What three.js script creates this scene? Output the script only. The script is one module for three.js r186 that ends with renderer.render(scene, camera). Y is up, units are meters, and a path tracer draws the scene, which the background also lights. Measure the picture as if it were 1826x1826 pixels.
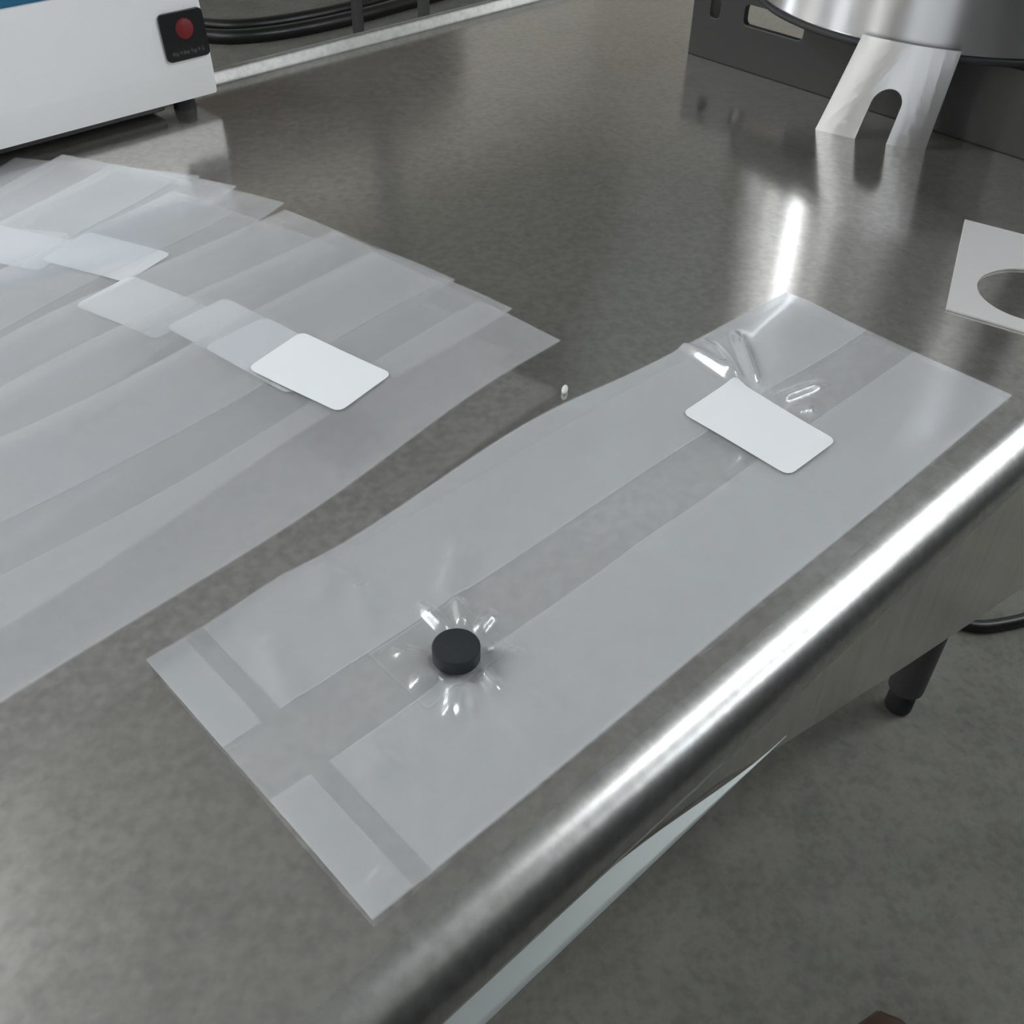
import * as THREE from 'three';
import { RoundedBoxGeometry } from 'three/addons/geometries/RoundedBoxGeometry.js';
import { mergeGeometries, toCreasedNormals } from 'three/addons/utils/BufferGeometryUtils.js';
import { RectAreaLightUniformsLib } from 'three/addons/lights/RectAreaLightUniformsLib.js';

// World: x runs along the table's front edge, z is minus the distance across the table, y is up.
// The camera stands at x = 0, z = 0, 0.40 m above the table top; the table's front edge is 0.167 m in front of it.
const TOP = 0.9, CAM = 0.4;

// ---------------------------------------------------------------- camera, light, exposure
const scene = new THREE.Scene();
scene.background = new THREE.Color(0x000000);
const camera = new THREE.PerspectiveCamera(53.37, 1, 0.02, 60);
camera.position.set(0, TOP + CAM, 0);
const AX = { right: [0.72794, 0.014167, -0.685493], down: [-0.447278, -0.747943, -0.490432], fwd: [0.519658, -0.663612, 0.538122] };  // (along, up, across)
const axis = ([a, u, w]) => new THREE.Vector3(a, u, -w).normalize();
camera.quaternion.setFromRotationMatrix(new THREE.Matrix4().makeBasis(axis(AX.right), axis(AX.down).negate(), axis(AX.fwd).negate()));
camera.updateMatrixWorld();
const renderer = new THREE.WebGLRenderer({ antialias: true });
renderer.toneMapping = THREE.LinearToneMapping;
renderer.toneMappingExposure = 1.07;
renderer.shadowMap.enabled = true;
renderer.shadowMap.type = THREE.PCFSoftShadowMap;
RectAreaLightUniformsLib.init();
const LAMP_NITS = 44, UP_NITS = 95, SLIT_NITS = 10, WINDOW_NITS = 13, SIDE_NITS = 1.2;
const LAMP_COLOUR = new THREE.Color().setRGB(0.95, 0.99, 1.03);
const CEILING = 3.1;
// [along, across, length, share down, share up, turn]: ceiling tubes, at different angles
const HANG = 0.6;
const LAMPS = [[2.15, -0.5, 2.0, 0.31, 0.15, 1.5708], [-0.8, 2.05, 1.3, 1.45, 0.06, 0.873], [-1.2, 3.8, 0.9, 0.7, 1.5, 0], [-2.6, 1.35, 1.2, 0.45, 0.2, 1.345], [4.1, -1.2, 1.3, 0.2, 1.5, 0]];

// ---------------------------------------------------------------- helpers
const rnd = (seed) => () => { seed = (seed + 0x6d2b79f5) | 0; let t = Math.imul(seed ^ (seed >>> 15), 1 | seed); t = (t + Math.imul(t ^ (t >>> 7), 61 | t)) ^ t; return ((t ^ (t >>> 14)) >>> 0) / 4294967296; };
const V = (a, y, w) => new THREE.Vector3(a, y, -w);               // along, height over the floor, across
const smooth = (a, b, x) => { const t = Math.min(1, Math.max(0, (x - a) / (b - a))); return t * t * (3 - 2 * t); };
const used = {};
const numbered = (n) => { used[n] = (used[n] ?? -1) + 1; return used[n] ? `${n}_${String(used[n]).padStart(3, '0')}` : n; };
function thing(name, label, category, pos = new THREE.Vector3(), turn = 0, group) {
  const o = new THREE.Group(); o.name = numbered(name); o.position.copy(pos); o.rotation.y = turn; scene.add(o);
  o.userData = { label, category }; if (group) o.userData.group = group;
  return o;
}
function part(name, geometry, material, parent, label) {
  const m = new THREE.Mesh(geometry, material); m.name = name; m.castShadow = m.receiveShadow = true; parent.add(m);
  if (label) m.userData.label = label;
  return m;
}
function struct(name, geometry, material) { const m = part(name, geometry, material, scene); m.userData.kind = 'structure'; return m; }
const box = (sx, sy, sz, x = 0, y = 0, z = 0) => new THREE.BoxGeometry(sx, sy, sz).translate(x, y, z);
const rbox = (sx, sy, sz, r, x = 0, y = 0, z = 0, seg = 3) => new RoundedBoxGeometry(sx, sy, sz, seg, r).translate(x, y, z);
const tube = (pts, r, seg = 80, rad = 12) => new THREE.TubeGeometry(new THREE.CatmullRomCurve3(pts), seg, r, rad, false);
// where the photograph's point (px, py) lies on the level plane `lift` metres over the table top: [along, across]
function spot(px, py, lift = 0) {
  const k = [px - 913, py - 913, 1816], d = [0, 1, 2].map((i) => AX.right[i] * k[0] + AX.down[i] * k[1] + AX.fwd[i] * k[2]);
  const t = (lift - CAM) / d[1]; return [d[0] * t, d[2] * t];
}
// closed profile [across, height] swept along x
function sweep(profile, xs, shift) {
  const pos = [], uv = [], idx = [], n = profile.length;
  const run = [0]; for (let i = 1; i < n; i++) run.push(run[i - 1] + Math.hypot(profile[i][0] - profile[i - 1][0], profile[i][1] - profile[i - 1][1]));
  xs.forEach((x) => profile.forEach((p, i) => { const q = shift ? shift(x, i, p) : p; pos.push(x, q[1], -q[0]); uv.push(x, run[i]); }));
  for (let j = 0; j < xs.length - 1; j++) for (let i = 0; i < n - 1; i++) { const a = j * n + i, b = a + n; idx.push(a, a + 1, b, b, a + 1, b + 1); }
  const g = new THREE.BufferGeometry(); g.setAttribute('position', new THREE.Float32BufferAttribute(pos, 3)); g.setAttribute('uv', new THREE.Float32BufferAttribute(uv, 2)); g.setIndex(idx); g.computeVertexNormals();
  return g;
}
// grid of heights over [x0, x1] by [y0, y1]
function sheet(x0, x1, y0, y1, nx, ny, height) {
  const pos = [], uv = [], idx = [];
  for (let j = 0; j <= ny; j++) for (let i = 0; i <= nx; i++) {
    const x = x0 + (x1 - x0) * i / nx, y = y0 + (y1 - y0) * j / ny, [dx, dy, h] = height(x, y);
    pos.push(x + dx, h, -(y + dy)); uv.push(x, y);
  }
  for (let j = 0; j < ny; j++) for (let i = 0; i < nx; i++) { const a = j * (nx + 1) + i, b = a + nx + 1; idx.push(a, a + 1, b + 1, a, b + 1, b); }
  const g = new THREE.BufferGeometry(); g.setAttribute('position', new THREE.Float32BufferAttribute(pos, 3)); g.setAttribute('uv', new THREE.Float32BufferAttribute(uv, 2)); g.setIndex(idx); g.computeVertexNormals();
  return g;
}
// tiling value noise, several octaves, 0..1
function noiseField(n, cells, octaves, seed, stretch = 1) {
  const out = new Float32Array(n * n); let amp = 1, sum = 0;
  for (let o = 0; o < octaves; o++, amp *= 0.55) {
    const c = cells << o, cy = Math.max(1, Math.round(c / stretch)), r = rnd(seed + o * 977), lat = Float32Array.from({ length: c * cy }, () => r());
    for (let y = 0; y < n; y++) { const fy = y / n * cy, y0 = fy | 0, ty = fy - y0, sy = ty * ty * (3 - 2 * ty), r0 = (y0 % cy) * c, r1 = ((y0 + 1) % cy) * c;
      for (let x = 0; x < n; x++) { const fx = x / n * c, x0 = fx | 0, tx = fx - x0, sx = tx * tx * (3 - 2 * tx), a = x0 % c, b = (x0 + 1) % c;
        out[y * n + x] += amp * ((lat[r0 + a] * (1 - sx) + lat[r0 + b] * sx) * (1 - sy) + (lat[r1 + a] * (1 - sx) + lat[r1 + b] * sx) * sy); } }
    sum += amp;
  }
  for (let i = 0; i < out.length; i++) out[i] /= sum;
  return out;
}
function texture(n, size, paint, colour) {
  const d = new Uint8Array(n * n * 4);
  for (let i = 0; i < n * n; i++) { const c = paint(i, i % n, (i / n) | 0); for (let k = 0; k < 3; k++) d[i * 4 + k] = Math.max(0, Math.min(255, Math.round(255 * (c.length ? c[k] : c)))); d[i * 4 + 3] = 255; }
  const t = new THREE.DataTexture(d, n, n); t.wrapS = t.wrapT = THREE.RepeatWrapping; t.magFilter = THREE.LinearFilter; t.minFilter = THREE.LinearMipmapLinearFilter; t.generateMipmaps = true;
  if (colour) t.colorSpace = THREE.SRGBColorSpace;
  t.repeat.set(1 / size, 1 / size); t.needsUpdate = true; return t;
}
const planarUV = (g, ax = 'x', ay = 'z') => { const p = g.attributes.position, get = { x: 'getX', y: 'getY', z: 'getZ' }, uv = new Float32Array(p.count * 2); for (let i = 0; i < p.count; i++) { uv[2 * i] = p[get[ax]](i); uv[2 * i + 1] = p[get[ay]](i); } g.setAttribute('uv', new THREE.BufferAttribute(uv, 2)); return g; };

// ---------------------------------------------------------------- materials
const N = 512;
const fine = noiseField(N, 64, 3, 11), mid = noiseField(N, 12, 4, 23), coarse = noiseField(N, 4, 4, 37);
const concreteMap = texture(N, 0.7, (i) => { const s = fine[i] > 0.66 ? -0.14 * (fine[i] - 0.66) / 0.3 : 0, k = 0.9 + 0.16 * (mid[i] - 0.5) + 0.22 * (fine[i] - 0.5) + 0.16 * (coarse[i] - 0.5) + s; return [0.46 * k, 0.46 * k, 0.43 * k]; }, true);
const concreteBump = texture(N, 0.7, (i) => 0.6 * fine[i] + 0.4 * mid[i]);
const steelRough = texture(N, 0.45, (i) => 0.86 + 0.10 * (mid[i] - 0.5) + 0.26 * (fine[i] - 0.5));
const steelBump = texture(N, 0.30, (i) => 0.5 * fine[i] + 0.5 * coarse[i]);
const steelTint = texture(N, 0.30, (i) => { const k = 0.96 + 0.16 * (fine[i] - 0.5) + 0.05 * (coarse[i] - 0.5); return [k, k, k]; }, true);
const brush = noiseField(N, 8, 3, 51, 0.02);
const plasterBump = texture(N, 0.5, (i) => fine[i]);
const S = (o) => new THREE.MeshStandardMaterial({ side: THREE.DoubleSide, ...o }), P = (o) => new THREE.MeshPhysicalMaterial({ side: THREE.DoubleSide, ...o });
const lin = (r, g, b) => new THREE.Color().setRGB(r, g, b);
const M = {
  concrete: S({ map: concreteMap, roughness: 0.85, bumpMap: concreteBump, bumpScale: 0.0015 }),
  wall: S({ color: lin(0.76, 0.73, 0.67), roughness: 0.9, bumpMap: plasterBump, bumpScale: 0.001 }),
  ceiling: S({ color: lin(0.36, 0.36, 0.355), roughness: 0.95 }),
  steel: S({ color: lin(0.69, 0.67, 0.63), map: steelTint, metalness: 0.90, roughness: 0.18, roughnessMap: steelRough, bumpMap: steelBump, bumpScale: 0.000015 }),
  steelRoll: S({ color: lin(0.62, 0.62, 0.60), map: steelTint, metalness: 0.97, roughness: 0.30 }),
  steelRim: S({ color: lin(0.46, 0.46, 0.44), map: steelTint, metalness: 0.95, roughness: 0.48 }),
  vessel: P({ color: lin(0.52, 0.52, 0.53), metalness: 1, roughness: 0.32, anisotropy: 0.9, anisotropyRotation: Math.PI / 2 }),
  bracket: P({ color: lin(0.66, 0.66, 0.67), metalness: 1, roughness: 0.34, anisotropy: 0.8, anisotropyRotation: Math.PI / 2 }),
  aluminium: S({ color: lin(0.62, 0.61, 0.60), metalness: 0.15, roughness: 0.5 }),
  duct: S({ color: lin(0.5, 0.53, 0.55), metalness: 0, roughness: 0.7 }),
  blackPlastic: S({ color: lin(0.022, 0.021, 0.021), roughness: 0.45 }),
  rubber: S({ color: lin(0.014, 0.015, 0.016), roughness: 0.6 }),
  hose: S({ color: lin(0.008, 0.008, 0.008), roughness: 0.35 }),
  disc: S({ color: lin(0.014, 0.018, 0.021), roughness: 0.55, bumpMap: plasterBump, bumpScale: 0.0002 }),
  enamel: S({ color: lin(0.90, 0.90, 0.90), roughness: 0.42, bumpMap: plasterBump, bumpScale: 0.00006 }),
  blue: S({ color: lin(0.01, 0.13, 0.24), roughness: 0.4 }),
  film: P({ color: lin(0.985, 0.988, 0.992), roughness: 0.14, transmission: 0.91, thickness: 0, ior: 1.5 }),
  loneFilm: P({ color: lin(0.965, 0.972, 0.978), roughness: 0.13, transmission: 0.835, thickness: 0, ior: 1.5 }),
  paleStrip: S({ color: lin(0.50, 0.55, 0.53), metalness: 0.35, roughness: 0.38 }),
  clearFilm: P({ color: lin(0.98, 0.985, 0.985), roughness: 0.15, transmission: 0.96, thickness: 0, ior: 1.4 }),
  patch: S({ color: lin(0.82, 0.84, 0.85), roughness: 0.85, bumpMap: plasterBump, bumpScale: 0.0001 }),
  tank: S({ color: lin(0.055, 0.042, 0.030), roughness: 0.6 }),
  charcoal: S({ color: lin(0.022, 0.022, 0.024), roughness: 0.6 }),
  darkSteel: S({ color: lin(0.05, 0.05, 0.05), roughness: 0.5 }),
  leather: S({ color: lin(0.05, 0.028, 0.014), roughness: 0.45, bumpMap: plasterBump, bumpScale: 0.0004 }),
  crumb: S({ color: lin(0.85, 0.85, 0.82), roughness: 0.3 }),
  lampTray: S({ color: lin(0.8, 0.8, 0.8), roughness: 0.5 }),
  tubeGlow: S({ color: lin(0.9, 0.9, 0.9), emissive: LAMP_COLOUR, emissiveIntensity: 12, roughness: 0.5 }),
  paneGlow: S({ color: lin(0.8, 0.8, 0.8), emissive: lin(0.93, 0.99, 1.05), emissiveIntensity: 3, roughness: 0.6 }),
  paneDim: S({ color: lin(0.8, 0.8, 0.8), emissive: lin(0.93, 0.99, 1.05), emissiveIntensity: 0.35, roughness: 0.6 }),
  redLens: S({ color: lin(0.10, 0.005, 0.007), roughness: 0.6, emissive: lin(0.3, 0.004, 0.006), emissiveIntensity: 0.12 }),
};

// ---------------------------------------------------------------- the room
const RX = [-3.2, 4.9], RW = [-2.6, 4.45], T = 0.15;                // inner faces, along and across
const rl = RX[1] - RX[0], rw = RW[1] - RW[0], rcx = (RX[0] + RX[1]) / 2, rcz = -(RW[0] + RW[1]) / 2;
struct('floor', planarUV(box(rl + 2 * T, T, rw + 2 * T, rcx, -T / 2, rcz)), M.concrete);
struct('ceiling', box(rl + 2 * T, T, rw + 2 * T, rcx, CEILING + T / 2, rcz), M.ceiling);
struct('wall_left', box(T, CEILING, rw, RX[0] - T / 2, CEILING / 2, rcz), M.wall);
struct('wall_right', box(T, CEILING, rw, RX[1] + T / 2, CEILING / 2, rcz), M.wall);
struct('wall_back', box(rl + 2 * T, CEILING, T, rcx, CEILING / 2, -RW[1] - T / 2), M.wall);
struct('wall_front', box(rl + 2 * T, CEILING, T, rcx, CEILING / 2, -RW[0] + T / 2), M.wall);

// a slit of frosted glass, a high window and a side window, all outside the picture: the vessel mirrors the slit as a thin upright streak,
// the rolled front edge mirrors the window in the front wall as its long highlight
[['window_1', -0.22, 1.3, RW[1], 0.14, 2.0, SLIT_NITS, Math.PI], ['window_2', 3.0, 2.42, RW[0], 1.7, 0.85, WINDOW_NITS, 0], ['window_3', RX[0], 1.8, -1.0, 2.2, 1.5, SIDE_NITS, -Math.PI / 2]].forEach(([name, a, y, across, ww, wh, nits, turn]) => {
  const w = new THREE.Group(), fr = 0.05; w.name = name; w.userData.kind = 'structure'; w.position.copy(V(a, y, across)); w.rotation.y = turn + Math.PI; scene.add(w);
  part('pane', box(ww, wh, 0.01, 0, 0, 0.012), M.paneGlow, w);
  for (const s of [-1, 1]) { part('frame', box(fr, wh + 2 * fr, 0.05, s * (ww + fr) / 2, 0, 0.025), M.lampTray, w); part('frame', box(ww, fr, 0.05, 0, s * (wh + fr) / 2, 0.025), M.lampTray, w); }
  part('glazing_bar', name === 'window_1' ? box(ww, 0.025, 0.03, 0, 0.15, 0.03) : box(0.025, wh, 0.03, 0, 0, 0.03), M.lampTray, w);
  if (name === 'window_3') w.children[0].material = M.paneDim;
  const l = new THREE.RectAreaLight(new THREE.Color().setRGB(0.93, 0.99, 1.05), nits, ww, wh); l.position.set(0, 0, 0.05); l.rotation.y = Math.PI; w.add(l);
});
LAMPS.forEach(([a, w, len, share, shareUp, turn], i) => {
  const t = thing('ceiling_lamp', ['white fluorescent ceiling lamp above the right end of the steel table', 'white fluorescent ceiling lamp behind the white sealing machine', 'white fluorescent ceiling lamp in the far left corner of the room', 'white fluorescent ceiling lamp at the left end of the room', 'white fluorescent ceiling lamp at the far right end of the room'][i], 'lamp', V(a, CEILING - HANG, w), turn);
  part('tray', rbox(0.07, 0.03, len + 0.06, 0.008, 0, -0.016, 0), M.lampTray, t);
  for (const s of [-1, 1]) part('rod', new THREE.CylinderGeometry(0.005, 0.005, HANG, 8).translate(0, HANG / 2, s * len * 0.35), M.lampTray, t);
  for (const s of [-1, 1]) part('tube', new THREE.CylinderGeometry(0.016, 0.016, len, 16).rotateX(Math.PI / 2).translate(s * 0.045, -0.05, 0), M.tubeGlow, t);
  const l = new THREE.RectAreaLight(LAMP_COLOUR, LAMP_NITS * share, 0.13, len); l.position.set(0, -0.075, 0); l.rotation.x = -Math.PI / 2; t.add(l);
  const up = new THREE.RectAreaLight(LAMP_COLOUR, UP_NITS * shareUp, 0.13, len); up.position.set(0, 0.01, 0); up.rotation.x = Math.PI / 2; t.add(up);
});

// grey ventilation duct under the ceiling: the table mirrors its underside and its long edge
{
  const a = [1.95, 1.9], b = [4.55, 3.68], L = Math.hypot(b[0] - a[0], b[1] - a[1]), turn = Math.atan2(b[1] - a[1], b[0] - a[0]), wd = 1.5;
  const mid_ = [(a[0] + b[0]) / 2 + Math.sin(turn) * wd / 2, (a[1] + b[1]) / 2 - Math.cos(turn) * wd / 2];
  const t = thing('ventilation_duct', 'wide dark grey ventilation duct hanging below the ceiling', 'duct', V(mid_[0], TOP + 1.9, mid_[1]), turn);
  part('casing', rbox(L, 0.2, wd, 0.01, 0, 0.1, 0), M.duct, t);
  for (const s of [-1, 0, 1]) part('flange', box(0.03, 0.22, wd + 0.03, s * L * 0.33, 0.1, 0), M.duct, t);
}
// dark cabinets opposite, behind the photographer: the rolled front edge mirrors them as a black band
for (let i = 0; i < 6; i++) {
  const t = thing('storage_cabinet', ['first', 'second', 'third', 'fourth', 'fifth', 'sixth'][i] + ' charcoal storage cabinet from the left in the row facing the table', 'cabinet', V(-1.6 + i * 0.92, 0, -1.2), 0, 'row of charcoal cabinets');
  const tall = 1.8;
  part('carcass', rbox(0.9, tall, 0.45, 0.006, 0, tall / 2, 0.24), M.charcoal, t);
  for (const s of [-1, 1]) { const d = part('door', rbox(0.438, tall - 0.08, 0.02, 0.004, s * 0.222, tall / 2, 0.006), M.charcoal, t); part('handle', new THREE.CylinderGeometry(0.006, 0.006, 0.14, 12).translate(s * 0.03, 0.75, -0.02), M.darkSteel, d); }
}
// brown pressure tank standing behind the table, seen mirrored in the table top
{
  const t = thing('pressure_tank', 'brown horizontal pressure tank on four thin legs, mirrored in the table top', 'tank', V(2.02, 0, 3.2));
  const R = 0.3, H = TOP + 0.83, prof = []; for (let k = 0; k <= 12; k++) prof.push(new THREE.Vector2(R * Math.sin(k / 12 * Math.PI / 2), -0.42 - 0.22 * Math.cos(k / 12 * Math.PI / 2)));
  const lathe = new THREE.LatheGeometry([...prof, ...prof.slice().reverse().map((p) => new THREE.Vector2(p.x, -p.y))], 40);
  part('shell', lathe.rotateZ(Math.PI / 2).translate(0, H, 0), M.tank, t);
  part('riser_pipe', new THREE.CylinderGeometry(0.035, 0.035, CEILING - H - R + 0.03, 20).translate(0.34, (CEILING + H + R - 0.05) / 2, 0), M.darkSteel, t);
  for (const [x, z] of [[-0.57, -0.2], [-0.57, 0.2], [0.4, -0.2], [0.4, 0.2]]) part('leg', new THREE.CylinderGeometry(0.018, 0.022, H - 0.2, 12).translate(x, (H - 0.2) / 2, z), M.darkSteel, t);
}

// ---------------------------------------------------------------- steel table
{
  const t = thing('steel_table', 'long stainless steel work table with rolled edges', 'table', V(0, TOP, 0));
  const x0 = -0.75, x1 = 1.6, R = 0.027, F = 0.167, B = 1.062;
  const xs = (a, b, n) => Array.from({ length: n + 1 }, (_, i) => a + (b - a) * i / n);
  part('tabletop', sweep([[F, -0.002], [F, 0], [B, 0], [B, -0.002], [F, -0.002]], xs(x0, x1, 2)), M.steel, t);
  const roll = []; for (let k = 0; k <= 28; k++) { const a = Math.PI / 2 + k / 28 * Math.PI * 1.02; roll.push([F + R * Math.cos(a), -R + R * Math.sin(a)]); }
  roll.push([F + 0.012, -2 * R], [F + 0.03, -2 * R + 0.004]);
  part('front_edge', sweep(roll, xs(x0, x1, 60)), M.steelRoll, t, 'shiny rolled front edge');
  const rim = [[B, 0]]; for (let k = 0; k <= 10; k++) rim.push([B + 0.010 * k / 10, 0.012 * smooth(0, 1, k / 10)]);
  for (let k = 1; k <= 24; k++) { const a = Math.PI / 2 - k / 24 * Math.PI; rim.push([B + 0.012 + 0.026 * Math.cos(a), -0.014 + 0.026 * Math.sin(a)]); }
  part('back_rim', sweep(rim, xs(x0, x1, 30)), M.steelRim, t, 'low raised rolled rim along the far side');
  // upright sheet below the front edge, deeper towards the leg, and a pale sloping strip along its left part that ends in a point
  const depth = [[x0, -0.060], [0.23, -0.060], [0.31, -0.080], [0.345, -0.096], [0.40, -0.118], [0.55, -0.178], [0.68, -0.227], [0.80, -0.270], [1.2, -0.36], [x1, -0.36]];
  const bottom = (x) => { for (let i = 1; i < depth.length; i++) if (x <= depth[i][0]) { const k = (x - depth[i - 1][0]) / (depth[i][0] - depth[i - 1][0]); return depth[i - 1][1] + k * (depth[i][1] - depth[i - 1][1]); } return -0.36; };
  const apron = (x, i) => {
    const yb = bottom(x), top = [0.149, -0.05], bot = [0.149, yb], s = i <= 6 ? i / 6 : (13 - i) / 6, d = i <= 6 ? 0 : 0.0015;
    return [top[0] + (bot[0] - top[0]) * s + d, top[1] + (bot[1] - top[1]) * s];
  };
  part('apron', sweep(Array.from({ length: 14 }, (_, i) => apron(0, i)), xs(x0, x1, 120), apron), M.steel, t, 'folded steel sheet hanging below the front edge');
  const strip = (x, i) => { const t = smooth(0.2, 0.345, x) * 0.99, b = [0.137, -0.060], a = [0.1475 + (b[0] - 0.1475) * t, -0.0537 + (b[1] + 0.0537) * t], s = i <= 4 ? i / 4 : (9 - i) / 4, d = i <= 4 ? 0 : 0.0012; return [a[0] + (b[0] - a[0]) * s + d * 0.5, a[1] + (b[1] - a[1]) * s - d]; };
  part('edge_strip', sweep(Array.from({ length: 10 }, (_, i) => strip(0, i)), xs(x0, 0.345, 80), strip), M.paleStrip, t, 'pale grey green strip under the rolled edge');
  for (const [x, w] of [[1.15, 0.3], [1.15, 0.95], [-0.6, 0.3], [-0.6, 0.95]]) {
    const leg = part('leg', new THREE.CylinderGeometry(0.027, 0.027, TOP - 0.055, 24).translate(x, -0.002 - (TOP - 0.055) / 2, -w), M.darkSteel, t, 'dark round table leg');
    part('foot', new THREE.LatheGeometry([[0, 0], [0.016, 0], [0.021, 0.006], [0.021, 0.03], [0.014, 0.036], [0.014, 0.058], [0, 0.058]].map((p) => new THREE.Vector2(...p)), 20).translate(x, -TOP, -w), M.rubber, leg, 'black rubber foot');
  }
}

// ---------------------------------------------------------------- plastic bags
const BL = 0.547, BW = 0.187, LG = 0.073, RG = 0.0745;       // length, width, left and right gusset
// one flat gusseted bag: x from the sealed bottom (-BL) to the open top (0), y from the right side to the left
function growBag(label, pos, turn, height, res, group, extra, pc = [-0.160, 0.001], skew = 0) {
  const t = thing('grow_bag', label, 'plastic bag', pos, turn, group);
  const film = group ? M.film : M.loneFilm, lay = (k) => (x, y) => { const [dx, dy, h] = height(x, y); return [dx, dy, h + k * 0.00035]; };
  const h2 = BW / 2, nx = res, ny = Math.round(res * 0.36), seal0 = -BL + 0.0215, seal1 = -BL + 0.032;
  part('back_panel', sheet(-BL, 0, -h2, h2, nx, ny, lay(0)), film, t);
  const gusset = (a, b, k, folds) => mergeGeometries([sheet(-BL, seal0, a, b, 4, 8, lay(k)), sheet(seal1, 0, a, b, nx, Math.ceil(ny * 0.5), lay(k)), sheet(-BL, seal0, a, b, 4, 8, lay(k + 1)), sheet(seal1, 0, a, b, nx, Math.ceil(ny * 0.5), lay(k + 1)), ...folds.map(([p, q]) => sheet(seal1, 0, p, q, nx, 1, lay(k + 1.4)))]);
  part('gusset', gusset(h2 - LG, h2 - 0.0008, 1, [[h2 - LG, h2 - LG + 0.0011], [h2 - LG, h2 - LG + 0.0007], [h2 - 0.002, h2 - 0.0008]]), film, t);
  part('gusset', gusset(-h2 + 0.0008, -h2 + RG, 1, [[-h2 + RG - 0.0011, -h2 + RG], [-h2 + RG - 0.0007, -h2 + RG], [-h2 + 0.0008, -h2 + 0.002]]), film, t);
  part('front_panel', sheet(-BL, 0, -h2, h2, nx, ny, lay(3)), film, t);
  part('seal', sheet(seal0, seal1, -h2, h2, 4, ny, lay(3.6)), M.clearFilm, t, 'clear heat-sealed band near the closed end');
  // white filter patch: a thin sheet with rounded corners that follows the film
  const pl = 0.0265, pw = 0.042, n = 16, m = 24, at = lay(4.4);
  const patch = sheet(pc[0] - pl, pc[0] + pl, pc[1] - pw, pc[1] + pw, n, m, (x, y) => {
    let ex = (x - pc[0]) / pl, ey = (y - pc[1]) / pw, px = 0, py = 0; const cx = Math.max(0, Math.abs(x - pc[0]) - pl + 0.006), cy = Math.max(0, Math.abs(y - pc[1]) - pw + 0.006), r = Math.hypot(cx, cy);
    if (cx > 0 && cy > 0 && r > 0.006) { px = -Math.sign(ex) * cx * (1 - 0.006 / r); py = -Math.sign(ey) * cy * (1 - 0.006 / r); }
    const X = x + px, Y = y + py, u = pc[0] + (X - pc[0]) * Math.cos(skew) - (Y - pc[1]) * Math.sin(skew), v = pc[1] + (X - pc[0]) * Math.sin(skew) + (Y - pc[1]) * Math.cos(skew), [dx, dy, h] = at(u, v); return [u - x + dx, v - y + dy, h + 0.0003];
  });
  part('filter_patch', patch, M.patch, t, 'white fibrous filter patch');
  if (extra) extra(t, lay);
  return t;
}
const bump = (x, y, cx, cy, rx, ry) => Math.exp(-(((x - cx) / rx) ** 2 + ((y - cy) / ry) ** 2));
// a crease from a to b: a narrow ridge that fades at both ends
function crease(x, y, [ax, ay], [bx, by], width, high) {
  const lx = bx - ax, ly = by - ay, L = Math.hypot(lx, ly), s = ((x - ax) * lx + (y - ay) * ly) / (L * L), d = ((x - ax) * ly - (y - ay) * lx) / L;
  if (s < -0.05 || s > 1.05) return 0;
  return high * Math.exp(-((d / width) ** 2)) * smooth(-0.05, 0.2, s) * (1 - smooth(0.6, 1.05, s));
}
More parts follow.
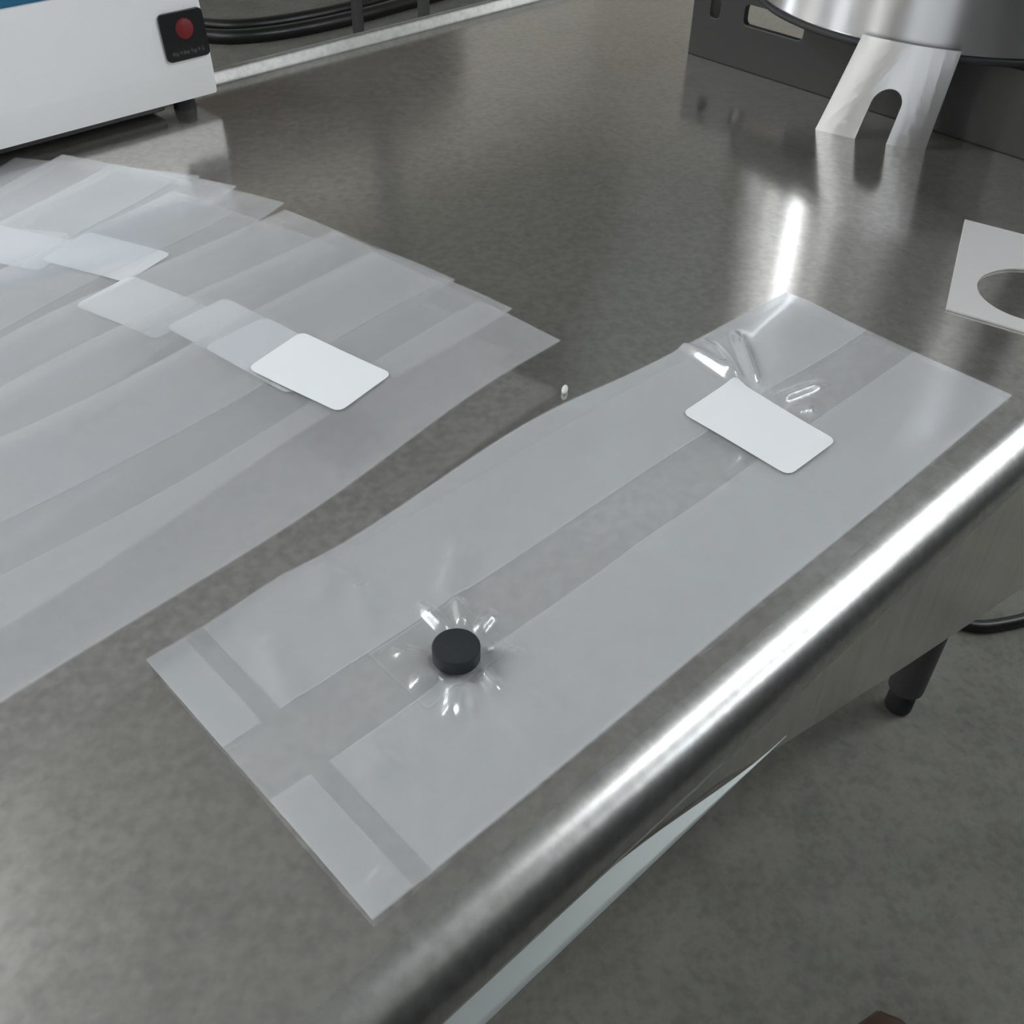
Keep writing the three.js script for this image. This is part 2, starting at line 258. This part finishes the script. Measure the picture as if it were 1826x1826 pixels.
// the lone bag by the front edge
const LONE = { turn: 0, x: 0.646, w: 0.2725 };
const toBag = (px, py, lift = 0.003) => { const [a, w] = spot(px, py, lift); return [a - LONE.x, w - LONE.w]; };
{
  const creases = [
    [[1325, 698], [1198, 612], 0.0045, 0.006], [[1312, 686], [1250, 610], 0.004, 0.0045], [[1345, 700], [1308, 596], 0.0045, 0.0065], [[1382, 722], [1478, 680], 0.004, 0.004], [[1412, 738], [1455, 728], 0.004, 0.003], [[1290, 850], [1330, 815], 0.005, 0.002],
    [[800, 1130], [745, 1070], 0.0035, 0.0035], [[825, 1118], [815, 1060], 0.003, 0.003], [[850, 1130], [885, 1085], 0.0035, 0.0035], [[870, 1155], [940, 1172], 0.003, 0.0035], [[855, 1195], [895, 1240], 0.003, 0.004], [[780, 1185], [690, 1160], 0.005, 0.0035],
    [[795, 1205], [725, 1225], 0.0045, 0.004], [[812, 1215], [800, 1290], 0.004, 0.0035], [[835, 1215], [850, 1275], 0.003, 0.002], [[790, 1080], [830, 950], 0.007, 0.003], [[640, 1040], [660, 1120], 0.008, 0.002], [[470, 1130], [530, 1275], 0.008, 0.0022], [[600, 1010], [560, 1090], 0.01, 0.002],
    [[700, 1340], [640, 1400], 0.01, 0.002], [[900, 1300], [990, 1240], 0.02, 0.002], [[660, 1560], [705, 1590], 0.006, 0.002],
    [[1120, 930], [1300, 1120], 0.03, 0.002],
  ].map(([a, b, wd, hi]) => [toBag(...a), toBag(...b), wd, hi]);
  const height = (x, y) => {
    let h = 0.0015 + 0.0008 * Math.sin(x * 23 + y * 9) * Math.sin(y * 31 + 1) + 0.010 * bump(x, y, -0.27, BW / 2 + 0.01, 0.11, 0.035) + 0.004 * bump(x, y, -0.05, 0.075, 0.07, 0.03) + 0.004 * bump(x, y, -0.47, BW / 2, 0.03, 0.03)
      + 0.005 * bump(x, y, -0.12, 0.04, 0.05, 0.045) + 0.002 * bump(x, y, -BL, -0.04, 0.02, 0.05);
    for (const [a, b, wd, hi] of creases) h += crease(x, y, a, b, wd, hi);
    return [0, 0.006 * bump(x, y, -0.27, BW / 2, 0.1, 0.06), Math.max(0.0006, h)];
  };
  growBag('single frosted plastic bag lying alone along the front edge, with a black disc on it', V(LONE.x, TOP, LONE.w), LONE.turn, height, 300, undefined, (t, lay) => {
    const c = toBag(788, 1162), at = lay(5);
    part('clear_sticker', sheet(c[0] - 0.029, c[0] + 0.029, c[1] - 0.023, c[1] + 0.023, 40, 40, at), M.clearFilm, t, 'clear square sticker under the black disc');
    const q = [c[0] - 0.029, c[0] + 0.029, c[1] - 0.023, c[1] + 0.023], e = 0.0009, over = lay(5.4);
    part('sticker_edge', mergeGeometries([[q[0], q[0] + e, q[2], q[3]], [q[1] - e, q[1], q[2], q[3]], [q[0], q[1], q[2], q[2] + e], [q[0], q[1], q[3] - e, q[3]]].map((k) => sheet(...k, 24, 24, over))), M.loneFilm, t, 'faint edge of the clear square sticker');
  });
  const d = spot(814, 1172, 0.004), disc = thing('rubber_disc', 'black round rubber disc on the clear sticker of the single bag', 'disc', V(d[0], TOP + 0.0042, d[1]));
  part('body', new THREE.LatheGeometry([[0, 0], [0.0116, 0], [0.0122, 0.0006], [0.0122, 0.0080], [0.0114, 0.0088], [0, 0.0088]].map((p) => new THREE.Vector2(...p)), 48), M.disc, disc);
}
// the fan of bags on the left: [photo's top right corner or middle of the open end, turn in degrees, lift]
{
  const fan = [   // key, middle of the open end, turn, lift, middle of the filter patch in the photograph, label
    ['bottom', [0.365, 0.935], 36, 0.002, null, 'frosted bag at the very bottom of the fan, its corner under the sealing machine'],
    ['second', [0.385, 0.898], 28, 0.0055, [38, 446], 'frosted bag of the fan second from the bottom, nearest the sealing machine but one'],
    ['bright', [0.401, 0.837], 23, 0.009, [196, 462], 'third frosted bag from the bottom of the fan, its pale patch left of the row'],
    ['veiled', [0.397, 0.736], 15, 0.0125, [262, 552], 'fourth frosted bag from the top of the fan, its veiled patch ends the row'],
    ['third', [0.437, 0.632], 9.5, 0.016, [425, 598], 'third frosted bag from the top of the fan, its patch third in the overlapping row'],
    ['next', [0.438, 0.567], 8, 0.0195, [498, 638], 'frosted bag just below the topmost one of the fan'],
    ['top', [0.434, 0.505], 6.5, 0.023, [572, 665], 'topmost frosted bag of the fan with a clean white filter patch'],
  ];
  fan.forEach(([key, c, deg, lift, mark, label], i) => {
    const r = rnd(100 + i * 7), ph = [r() * 6, r() * 6, r() * 6], a1 = 0.0006;
    const height = (x, y) => {
            const soft = smooth(-BW / 2 - 0.001, -BW / 2 + 0.05, y);
      return [0, 0.004 * Math.sin(x * 17 + ph[2]), Math.max(0.0008, lift + a1 * Math.sin(x * 14 + ph[0]) * Math.sin(y * 22 + ph[1]) + 0.0004 * Math.sin(x * 31 + y * 45 + ph[2]) - (key === 'bottom' ? 0 : 0.0015) * (1 - soft))];
    };
    let pc; const turn = deg * Math.PI / 180;
    if (mark) { const [a, w] = spot(mark[0], mark[1], lift), x = a - c[0], y = w - c[1]; pc = [x * Math.cos(turn) + y * Math.sin(turn), -x * Math.sin(turn) + y * Math.cos(turn)]; }
    growBag(label, V(c[0], TOP, c[1]), turn, height, 60, 'fanned stack of frosted bags', undefined, pc, key === 'top' ? 0.06 : 0);
  });
}

// ---------------------------------------------------------------- white sealing machine
{
  const t = thing('sealing_machine', 'white metal sealing machine with a black switch at the far left of the table', 'machine', V(0.531, TOP, 1.007));
  const L = 0.62, yb = 0.0145, ys = 0.043, yt = 0.127;
  // body profile across: lower strip upright, upper face leaning back a little
  const pr = new THREE.Shape(); pr.moveTo(0, yb); pr.lineTo(0, ys); pr.lineTo(0.008, yt); pr.lineTo(0.125, yt); pr.lineTo(0.125, yb + 0.012); pr.lineTo(0.05, yb + 0.012); pr.lineTo(0.05, yb); pr.closePath();
  const body = new THREE.ExtrudeGeometry(pr, { depth: L - 0.008, bevelEnabled: true, bevelSize: 0.004, bevelThickness: 0.004, bevelSegments: 4, bevelOffset: -0.004 });
  body.rotateY(Math.PI / 2).translate(-L + 0.004, 0, 0);
  part('housing', body, M.enamel, t);
  part('top_cover', rbox(L - 0.01, 0.02, 0.105, 0.006, -L / 2, yt + 0.006, -0.064), M.blue, t, 'blue top cover');
  const tilt = Math.atan2(0.008, yt - ys), face = (y) => (y - ys) * 0.008 / (yt - ys);
  const sw = new THREE.Group(); sw.name = 'power_switch'; sw.position.set(-0.026, 0.0755, -face(0.0755) + 0.0005); sw.rotation.x = -tilt; t.add(sw);
  const plate = (w, h, r, d) => { const s = new THREE.Shape(); s.moveTo(-w / 2 + r, -h / 2); s.lineTo(w / 2 - r, -h / 2); s.quadraticCurveTo(w / 2, -h / 2, w / 2, -h / 2 + r); s.lineTo(w / 2, h / 2 - r); s.quadraticCurveTo(w / 2, h / 2, w / 2 - r, h / 2); s.lineTo(-w / 2 + r, h / 2); s.quadraticCurveTo(-w / 2, h / 2, -w / 2, h / 2 - r); s.lineTo(-w / 2, -h / 2 + r); s.quadraticCurveTo(-w / 2, -h / 2, -w / 2 + r, -h / 2); return new THREE.ExtrudeGeometry(s, { depth: d, bevelEnabled: true, bevelSize: 0.0006, bevelThickness: 0.0006, bevelSegments: 2, curveSegments: 8 }); };
  // blurred white print under the lens, too small to read in the photograph
  const cv = document.createElement('canvas'); cv.width = cv.height = 256; const cx = cv.getContext('2d'); cx.fillStyle = '#07090a'; cx.fillRect(0, 0, 256, 256);
  const r = rnd(5); for (let k = 0; k < 9; k++) for (let j = 0; j < 5; j++) { cx.fillStyle = `rgba(150,155,145,${0.08 + 0.12 * r()})`; cx.beginPath(); cx.ellipse(34 + k * 22 + r() * 10, 205 + r() * 20, 6 + 5 * r(), 8 + 6 * r(), 0, 0, 7); cx.fill(); }
  const print = new THREE.CanvasTexture(cv); print.colorSpace = THREE.SRGBColorSpace; print.magFilter = THREE.LinearFilter;
  const pg = plate(0.0465, 0.0435, 0.005, 0.0022), pp = pg.attributes.position, uv = new Float32Array(pp.count * 2); for (let i = 0; i < pp.count; i++) { uv[2 * i] = pp.getX(i) / 0.0478 + 0.5; uv[2 * i + 1] = pp.getY(i) / 0.0448 + 0.5; } pg.setAttribute('uv', new THREE.BufferAttribute(uv, 2));
  part('bezel', pg, S({ map: print, roughness: 0.35 }), sw, 'black rounded square bezel');
  part('lens', new THREE.SphereGeometry(0.0098, 24, 12, 0, Math.PI * 2, 0, Math.PI / 2).scale(1, 0.3, 1).rotateX(Math.PI / 2).translate(0.001, 0.006, 0.0025), M.redLens, sw, 'dim red round lens');
  part('base_plate', rbox(L - 0.09, 0.010, 0.035, 0.002, -L / 2 - 0.012, 0.0098, -0.030), M.blackPlastic, t, 'black base plate under the housing');
  for (const x of [-0.03, -L + 0.03]) part('foot', new THREE.CylinderGeometry(0.010, 0.012, yb, 20).translate(x, yb / 2, -0.022), M.rubber, t);
}

// ---------------------------------------------------------------- steel vessel on its dark stand
{
  const C = [1.19, 0.549], R = 0.217, y0 = 0.08, t = thing('steel_vessel', 'large round brushed steel vessel at the far right above a black stand', 'vessel', V(C[0], TOP, C[1]));
  const k = 0.08, H = 0.34, prof = (l) => l.map((p) => new THREE.Vector2(...p));
  part('wall', new THREE.LatheGeometry(prof([[0, 0.006], [R - 0.012, 0.006], [R - 0.004, 0.007], [R - 0.001, 0.011], [R - k * H, H], [R - k * H - 0.004, H + 0.003], [R - k * H - 0.006, H]]), 128).translate(0, y0, 0), M.vessel, t);
  part('bottom_rim', new THREE.TorusGeometry(R - 0.003, 0.0035, 10, 128).rotateX(Math.PI / 2).translate(0, y0 + 0.005, 0), M.rubber, t, 'dark seam round the lower rim');
  part('lid', new THREE.LatheGeometry(prof([[0, 0.05], [0.05, 0.045], [0.12, 0.028], [R - k * H - 0.002, 0.002], [R - k * H + 0.004, -0.003], [R - k * H - 0.004, -0.004]]), 96).translate(0, y0 + H, 0), M.vessel, t);
  // curved notched foot plates standing on the table against the wall: corners as [along, across, height]
  const polar = ([a, w]) => [Math.atan2(w - C[1], a - C[0]), Math.hypot(w - C[1], a - C[0])], c = [[0.958, 0.548], [0.997, 0.445], [0.972, 0.527], [0.997, 0.437]].map(polar);
  c.forEach((q) => { if (q[0] < 0) q[0] += Math.PI * 2; });
  const W = 0.11, Hp = 0.095, nw = 0.0155, nh = 0.053, nx = 0.0015, sh = new THREE.Shape();
  sh.moveTo(-W / 2, 0); sh.lineTo(nx - nw, 0); sh.lineTo(nx - nw, nh - nw); sh.absarc(nx, nh - nw, nw, Math.PI, 0, true); sh.lineTo(nx + nw, 0); sh.lineTo(W / 2, 0); sh.lineTo(W / 2, Hp); for (let q = 1; q < 12; q++) sh.lineTo(W / 2 - W * q / 12, Hp); sh.lineTo(-W / 2, Hp); sh.closePath();
  const flat = refine(new THREE.ExtrudeGeometry(sh, { depth: 0.0012, bevelEnabled: true, bevelSize: 0.0004, bevelThickness: 0.0004, bevelSegments: 1, curveSegments: 16, steps: 1 }), 3), p = flat.attributes.position;
  const flatUV = []; for (let i = 0; i < p.count; i++) flatUV.push(p.getX(i), p.getY(i));
  for (let i = 0; i < p.count; i++) {
    const s = p.getX(i) / W + 0.5, v = Math.max(0, p.getY(i)) / Hp, mix = (q) => (c[0][q] * (1 - s) + c[1][q] * s) * (1 - v) + (c[2][q] * (1 - s) + c[3][q] * s) * v, a = mix(0), r = Math.max(mix(1), v > 0.8 ? R + 0.001 : 0) + p.getZ(i);
    p.setXYZ(i, r * Math.cos(a), v * Hp, -r * Math.sin(a));
  }
  const bent = smoothNormals(flat); bent.setAttribute('uv', new THREE.Float32BufferAttribute(flatUV, 2));
  for (const q of [0, 140, 220]) part('foot_plate', bent.clone().rotateY(q * Math.PI / 180), M.bracket, t, 'curved steel foot plate with a U-shaped notch');
  // black stand with hand holes
  const s = thing('vessel_stand', 'black plastic stand with hand holes under the steel vessel', 'stand', V(1.045, TOP, 0.545));
  const side = (a, b, hh) => { const q = new THREE.Shape(); q.moveTo(a, 0); q.lineTo(b, 0); q.lineTo(b, hh); q.lineTo(a, hh); q.closePath(); return q; };
  const slot = (x0, x1, ya, yb, r) => { const o = new THREE.Path(); o.moveTo(x0 + r, ya); o.lineTo(x1 - r, ya); o.quadraticCurveTo(x1, ya, x1, ya + r); o.lineTo(x1, yb - r); o.quadraticCurveTo(x1, yb, x1 - r, yb); o.lineTo(x0 + r, yb); o.quadraticCurveTo(x0, yb, x0, yb - r); o.lineTo(x0, ya + r); o.quadraticCurveTo(x0, ya, x0 + r, ya); return o; };
  const ex = { depth: 0.006, bevelEnabled: true, bevelSize: 0.0012, bevelThickness: 0.0012, bevelSegments: 2, curveSegments: 12 }, hh = 0.076;
  const f = side(-0.245, 0.245, hh); f.holes.push(slot(0.206, 0.222, 0.044, 0.070, 0.007), slot(0.092, 0.174, 0.046, 0.070, 0.008));
  // the shape's x runs across the table
  const face = (g) => g.rotateY(Math.PI / 2);
  part('front_plate', face(new THREE.ExtrudeGeometry(f, ex)).translate(0.0012, 0.0012, 0), M.blackPlastic, s);
  part('end_plate', new THREE.ExtrudeGeometry(side(0.008, 0.06, hh), ex).translate(0, 0.0012, -0.2435), M.blackPlastic, s);
  part('end_plate', new THREE.ExtrudeGeometry(side(0.008, 0.29, hh), ex).translate(0, 0.0012, 0.2375), M.blackPlastic, s);
}
function smoothNormals(g) { const q = g.clone(); q.deleteAttribute('normal'); q.deleteAttribute('uv'); const m = toCreasedNormals(q, 0.5); m.setAttribute('uv', new THREE.Float32BufferAttribute(new Float32Array(m.attributes.position.count * 2), 2)); return m; }
// dark control unit on the right end of the table, outside the picture: it keeps the vessel's right side dark
{
  const t = thing('control_unit', 'black metal control unit standing at the right end of the table', 'control unit', V(1.36, TOP, 0.16));
  part('housing', rbox(0.30, 0.60, 0.22, 0.008, 0, 0.312, 0), M.charcoal, t);
  part('front_panel', rbox(0.25, 0.2, 0.006, 0.002, 0, 0.46, 0.112), M.darkSteel, t);
  for (const x of [-0.07, 0, 0.07]) part('knob', new THREE.CylinderGeometry(0.014, 0.016, 0.02, 20).rotateX(Math.PI / 2).translate(x, 0.46, 0.124), M.rubber, t);
  for (const [x, z] of [[-0.12, -0.08], [0.12, -0.08], [-0.12, 0.08], [0.12, 0.08]]) part('foot', new THREE.CylinderGeometry(0.012, 0.014, 0.013, 16).translate(x, 0.0065, z), M.rubber, t);
}
// splits every triangle in four, n times, so that a flat extrusion can be bent
function refine(g, n) {
  let p = Array.from(g.attributes.position.array);
  for (let k = 0; k < n; k++) { const o = []; for (let i = 0; i < p.length; i += 9) { const A = p.slice(i, i + 3), B = p.slice(i + 3, i + 6), C = p.slice(i + 6, i + 9), m = (u, v) => u.map((c, j) => (c + v[j]) / 2), ab = m(A, B), bc = m(B, C), ca = m(C, A); o.push(...A, ...ab, ...ca, ...ab, ...B, ...bc, ...ca, ...bc, ...C, ...ab, ...bc, ...ca); } p = o; }
  const r = new THREE.BufferGeometry(); r.setAttribute('position', new THREE.Float32BufferAttribute(p, 3)); r.setAttribute('uv', new THREE.Float32BufferAttribute(new Float32Array(p.length / 3 * 2), 2)); r.computeVertexNormals(); return r;
}
// flat light plate with a round hole, at the right edge of the photograph
{
  const a = spot(1720, 395), b = spot(1687, 553), c = spot(1845, 530), turn = Math.atan2(a[1] - b[1], a[0] - b[0]), L = Math.hypot(a[0] - b[0], a[1] - b[1]);
  const t = thing('holed_plate', 'flat pale square plate with a round hole lying at the right', 'metal plate', V(b[0], TOP + 0.0004, b[1]), turn);
  const to = (p) => { const x = p[0] - b[0], w = p[1] - b[1]; return [x * Math.cos(turn) + w * Math.sin(turn), -x * Math.sin(turn) + w * Math.cos(turn)]; };
  const hc = to(c), s = new THREE.Shape(); s.moveTo(0, 0); s.lineTo(L, 0); s.lineTo(L - 0.022, -0.118); s.lineTo(-0.022, -0.118); s.closePath(); const o = new THREE.Path(); o.absarc(hc[0], hc[1], 0.044, 0, Math.PI * 2); s.holes.push(o);
  part('plate', new THREE.ExtrudeGeometry(s, { depth: 0.0012, bevelEnabled: true, bevelSize: 0.0004, bevelThickness: 0.0004, bevelSegments: 1, curveSegments: 40 }).rotateX(-Math.PI / 2), M.aluminium, t);
}

// ---------------------------------------------------------------- small things, floor
{
  const at = (px, py, y) => { const [a, w] = spot(px, py, y - TOP); return V(a, y, w); };
  const cable = thing('floor_cable', 'black cable lying on the floor under the table at the right', 'cable');
  part('lead', tube([[1640, 1060], [1690, 1100], [1740, 1116], [1790, 1112], [1840, 1100], [1950, 1060], [2050, 1050]].map(([x, y]) => at(x, y, 0.011)), 0.011), M.hose, cable);
  for (const [dy, label] of [[0, 'black hose on the floor behind the table, the farther of two'], [19, 'black hose on the floor behind the table, the nearer of two']]) {
    const h = thing('floor_hose', label, 'hose', new THREE.Vector3(), 0, 'two black hoses on the floor');
    part('tube', tube([[200, 20], [300, 35], [385, 46], [430, 46], [490, 40], [560, 28], [640, 10], [720, -12], [860, -50]].map(([x, y]) => at(x, y + dy, 0.027)), 0.027, 120, 14), M.hose, h);
  }
  const c = spot(1007, 695, 0.002), crumb = thing('plastic_crumb', 'tiny bright white crumb on the table between the fan and the single bag', 'crumb', V(c[0], TOP, c[1]), 0.6);
  part('chip', new THREE.SphereGeometry(0.0024, 16, 10).scale(2.0, 1, 0.9).translate(0, 0.0022, 0), M.crumb, crumb);
  // brown shoe, only its toe in view
  const [sa, sw] = spot(1560, 1816, -TOP), turn = 0.8, shoe = thing('brown_shoe', 'toe of a brown leather shoe on the floor at the bottom edge', 'shoe', V(sa, 0, sw), turn);
  const rows = [], Ls = 0.28; for (let i = 0; i <= 20; i++) { const s = i / 20; rows.push([-Ls * s, 0.049 * Math.pow(Math.min(1, s / 0.18), 0.5) * (1 - 0.25 * smooth(0.3, 0.6, s) + 0.1 * smooth(0.6, 0.9, s)) * (s > 0.9 ? Math.sqrt(Math.max(0, 1 - ((s - 0.9) / 0.1) ** 2)) : 1), 0.03 * Math.pow(Math.min(1, s / 0.12), 0.6) + 0.05 * smooth(0.1, 0.7, s) + 0.012]); }
  const pos = [], idx = [], m = 16; rows.forEach(([x, hw, hh]) => { for (let j = 0; j <= m; j++) { const a = j / m * Math.PI; pos.push(x, 0.012 + (hh) * Math.pow(Math.sin(a), 0.7), hw * Math.cos(a)); } });
  for (let i = 0; i < 20; i++) for (let j = 0; j < m; j++) { const a = i * (m + 1) + j, b = a + m + 1; idx.push(a, b, a + 1, a + 1, b, b + 1); }
  const ug = new THREE.BufferGeometry(); ug.setAttribute('position', new THREE.Float32BufferAttribute(pos, 3)); ug.setAttribute('uv', new THREE.Float32BufferAttribute(new Float32Array(pos.length / 3 * 2), 2)); ug.setIndex(idx); ug.computeVertexNormals();
  part('upper', ug, M.leather, shoe);
  const ss = new THREE.Shape(); rows.forEach(([x, hw], i) => (i ? ss.lineTo(x, hw + 0.004) : ss.moveTo(x + 0.004, 0))); rows.slice().reverse().forEach(([x, hw]) => ss.lineTo(x, -hw - 0.004)); ss.closePath();
  part('sole', new THREE.ExtrudeGeometry(ss, { depth: 0.014, bevelEnabled: false }).rotateX(-Math.PI / 2), M.rubber, shoe);
}

renderer.render(scene, camera);
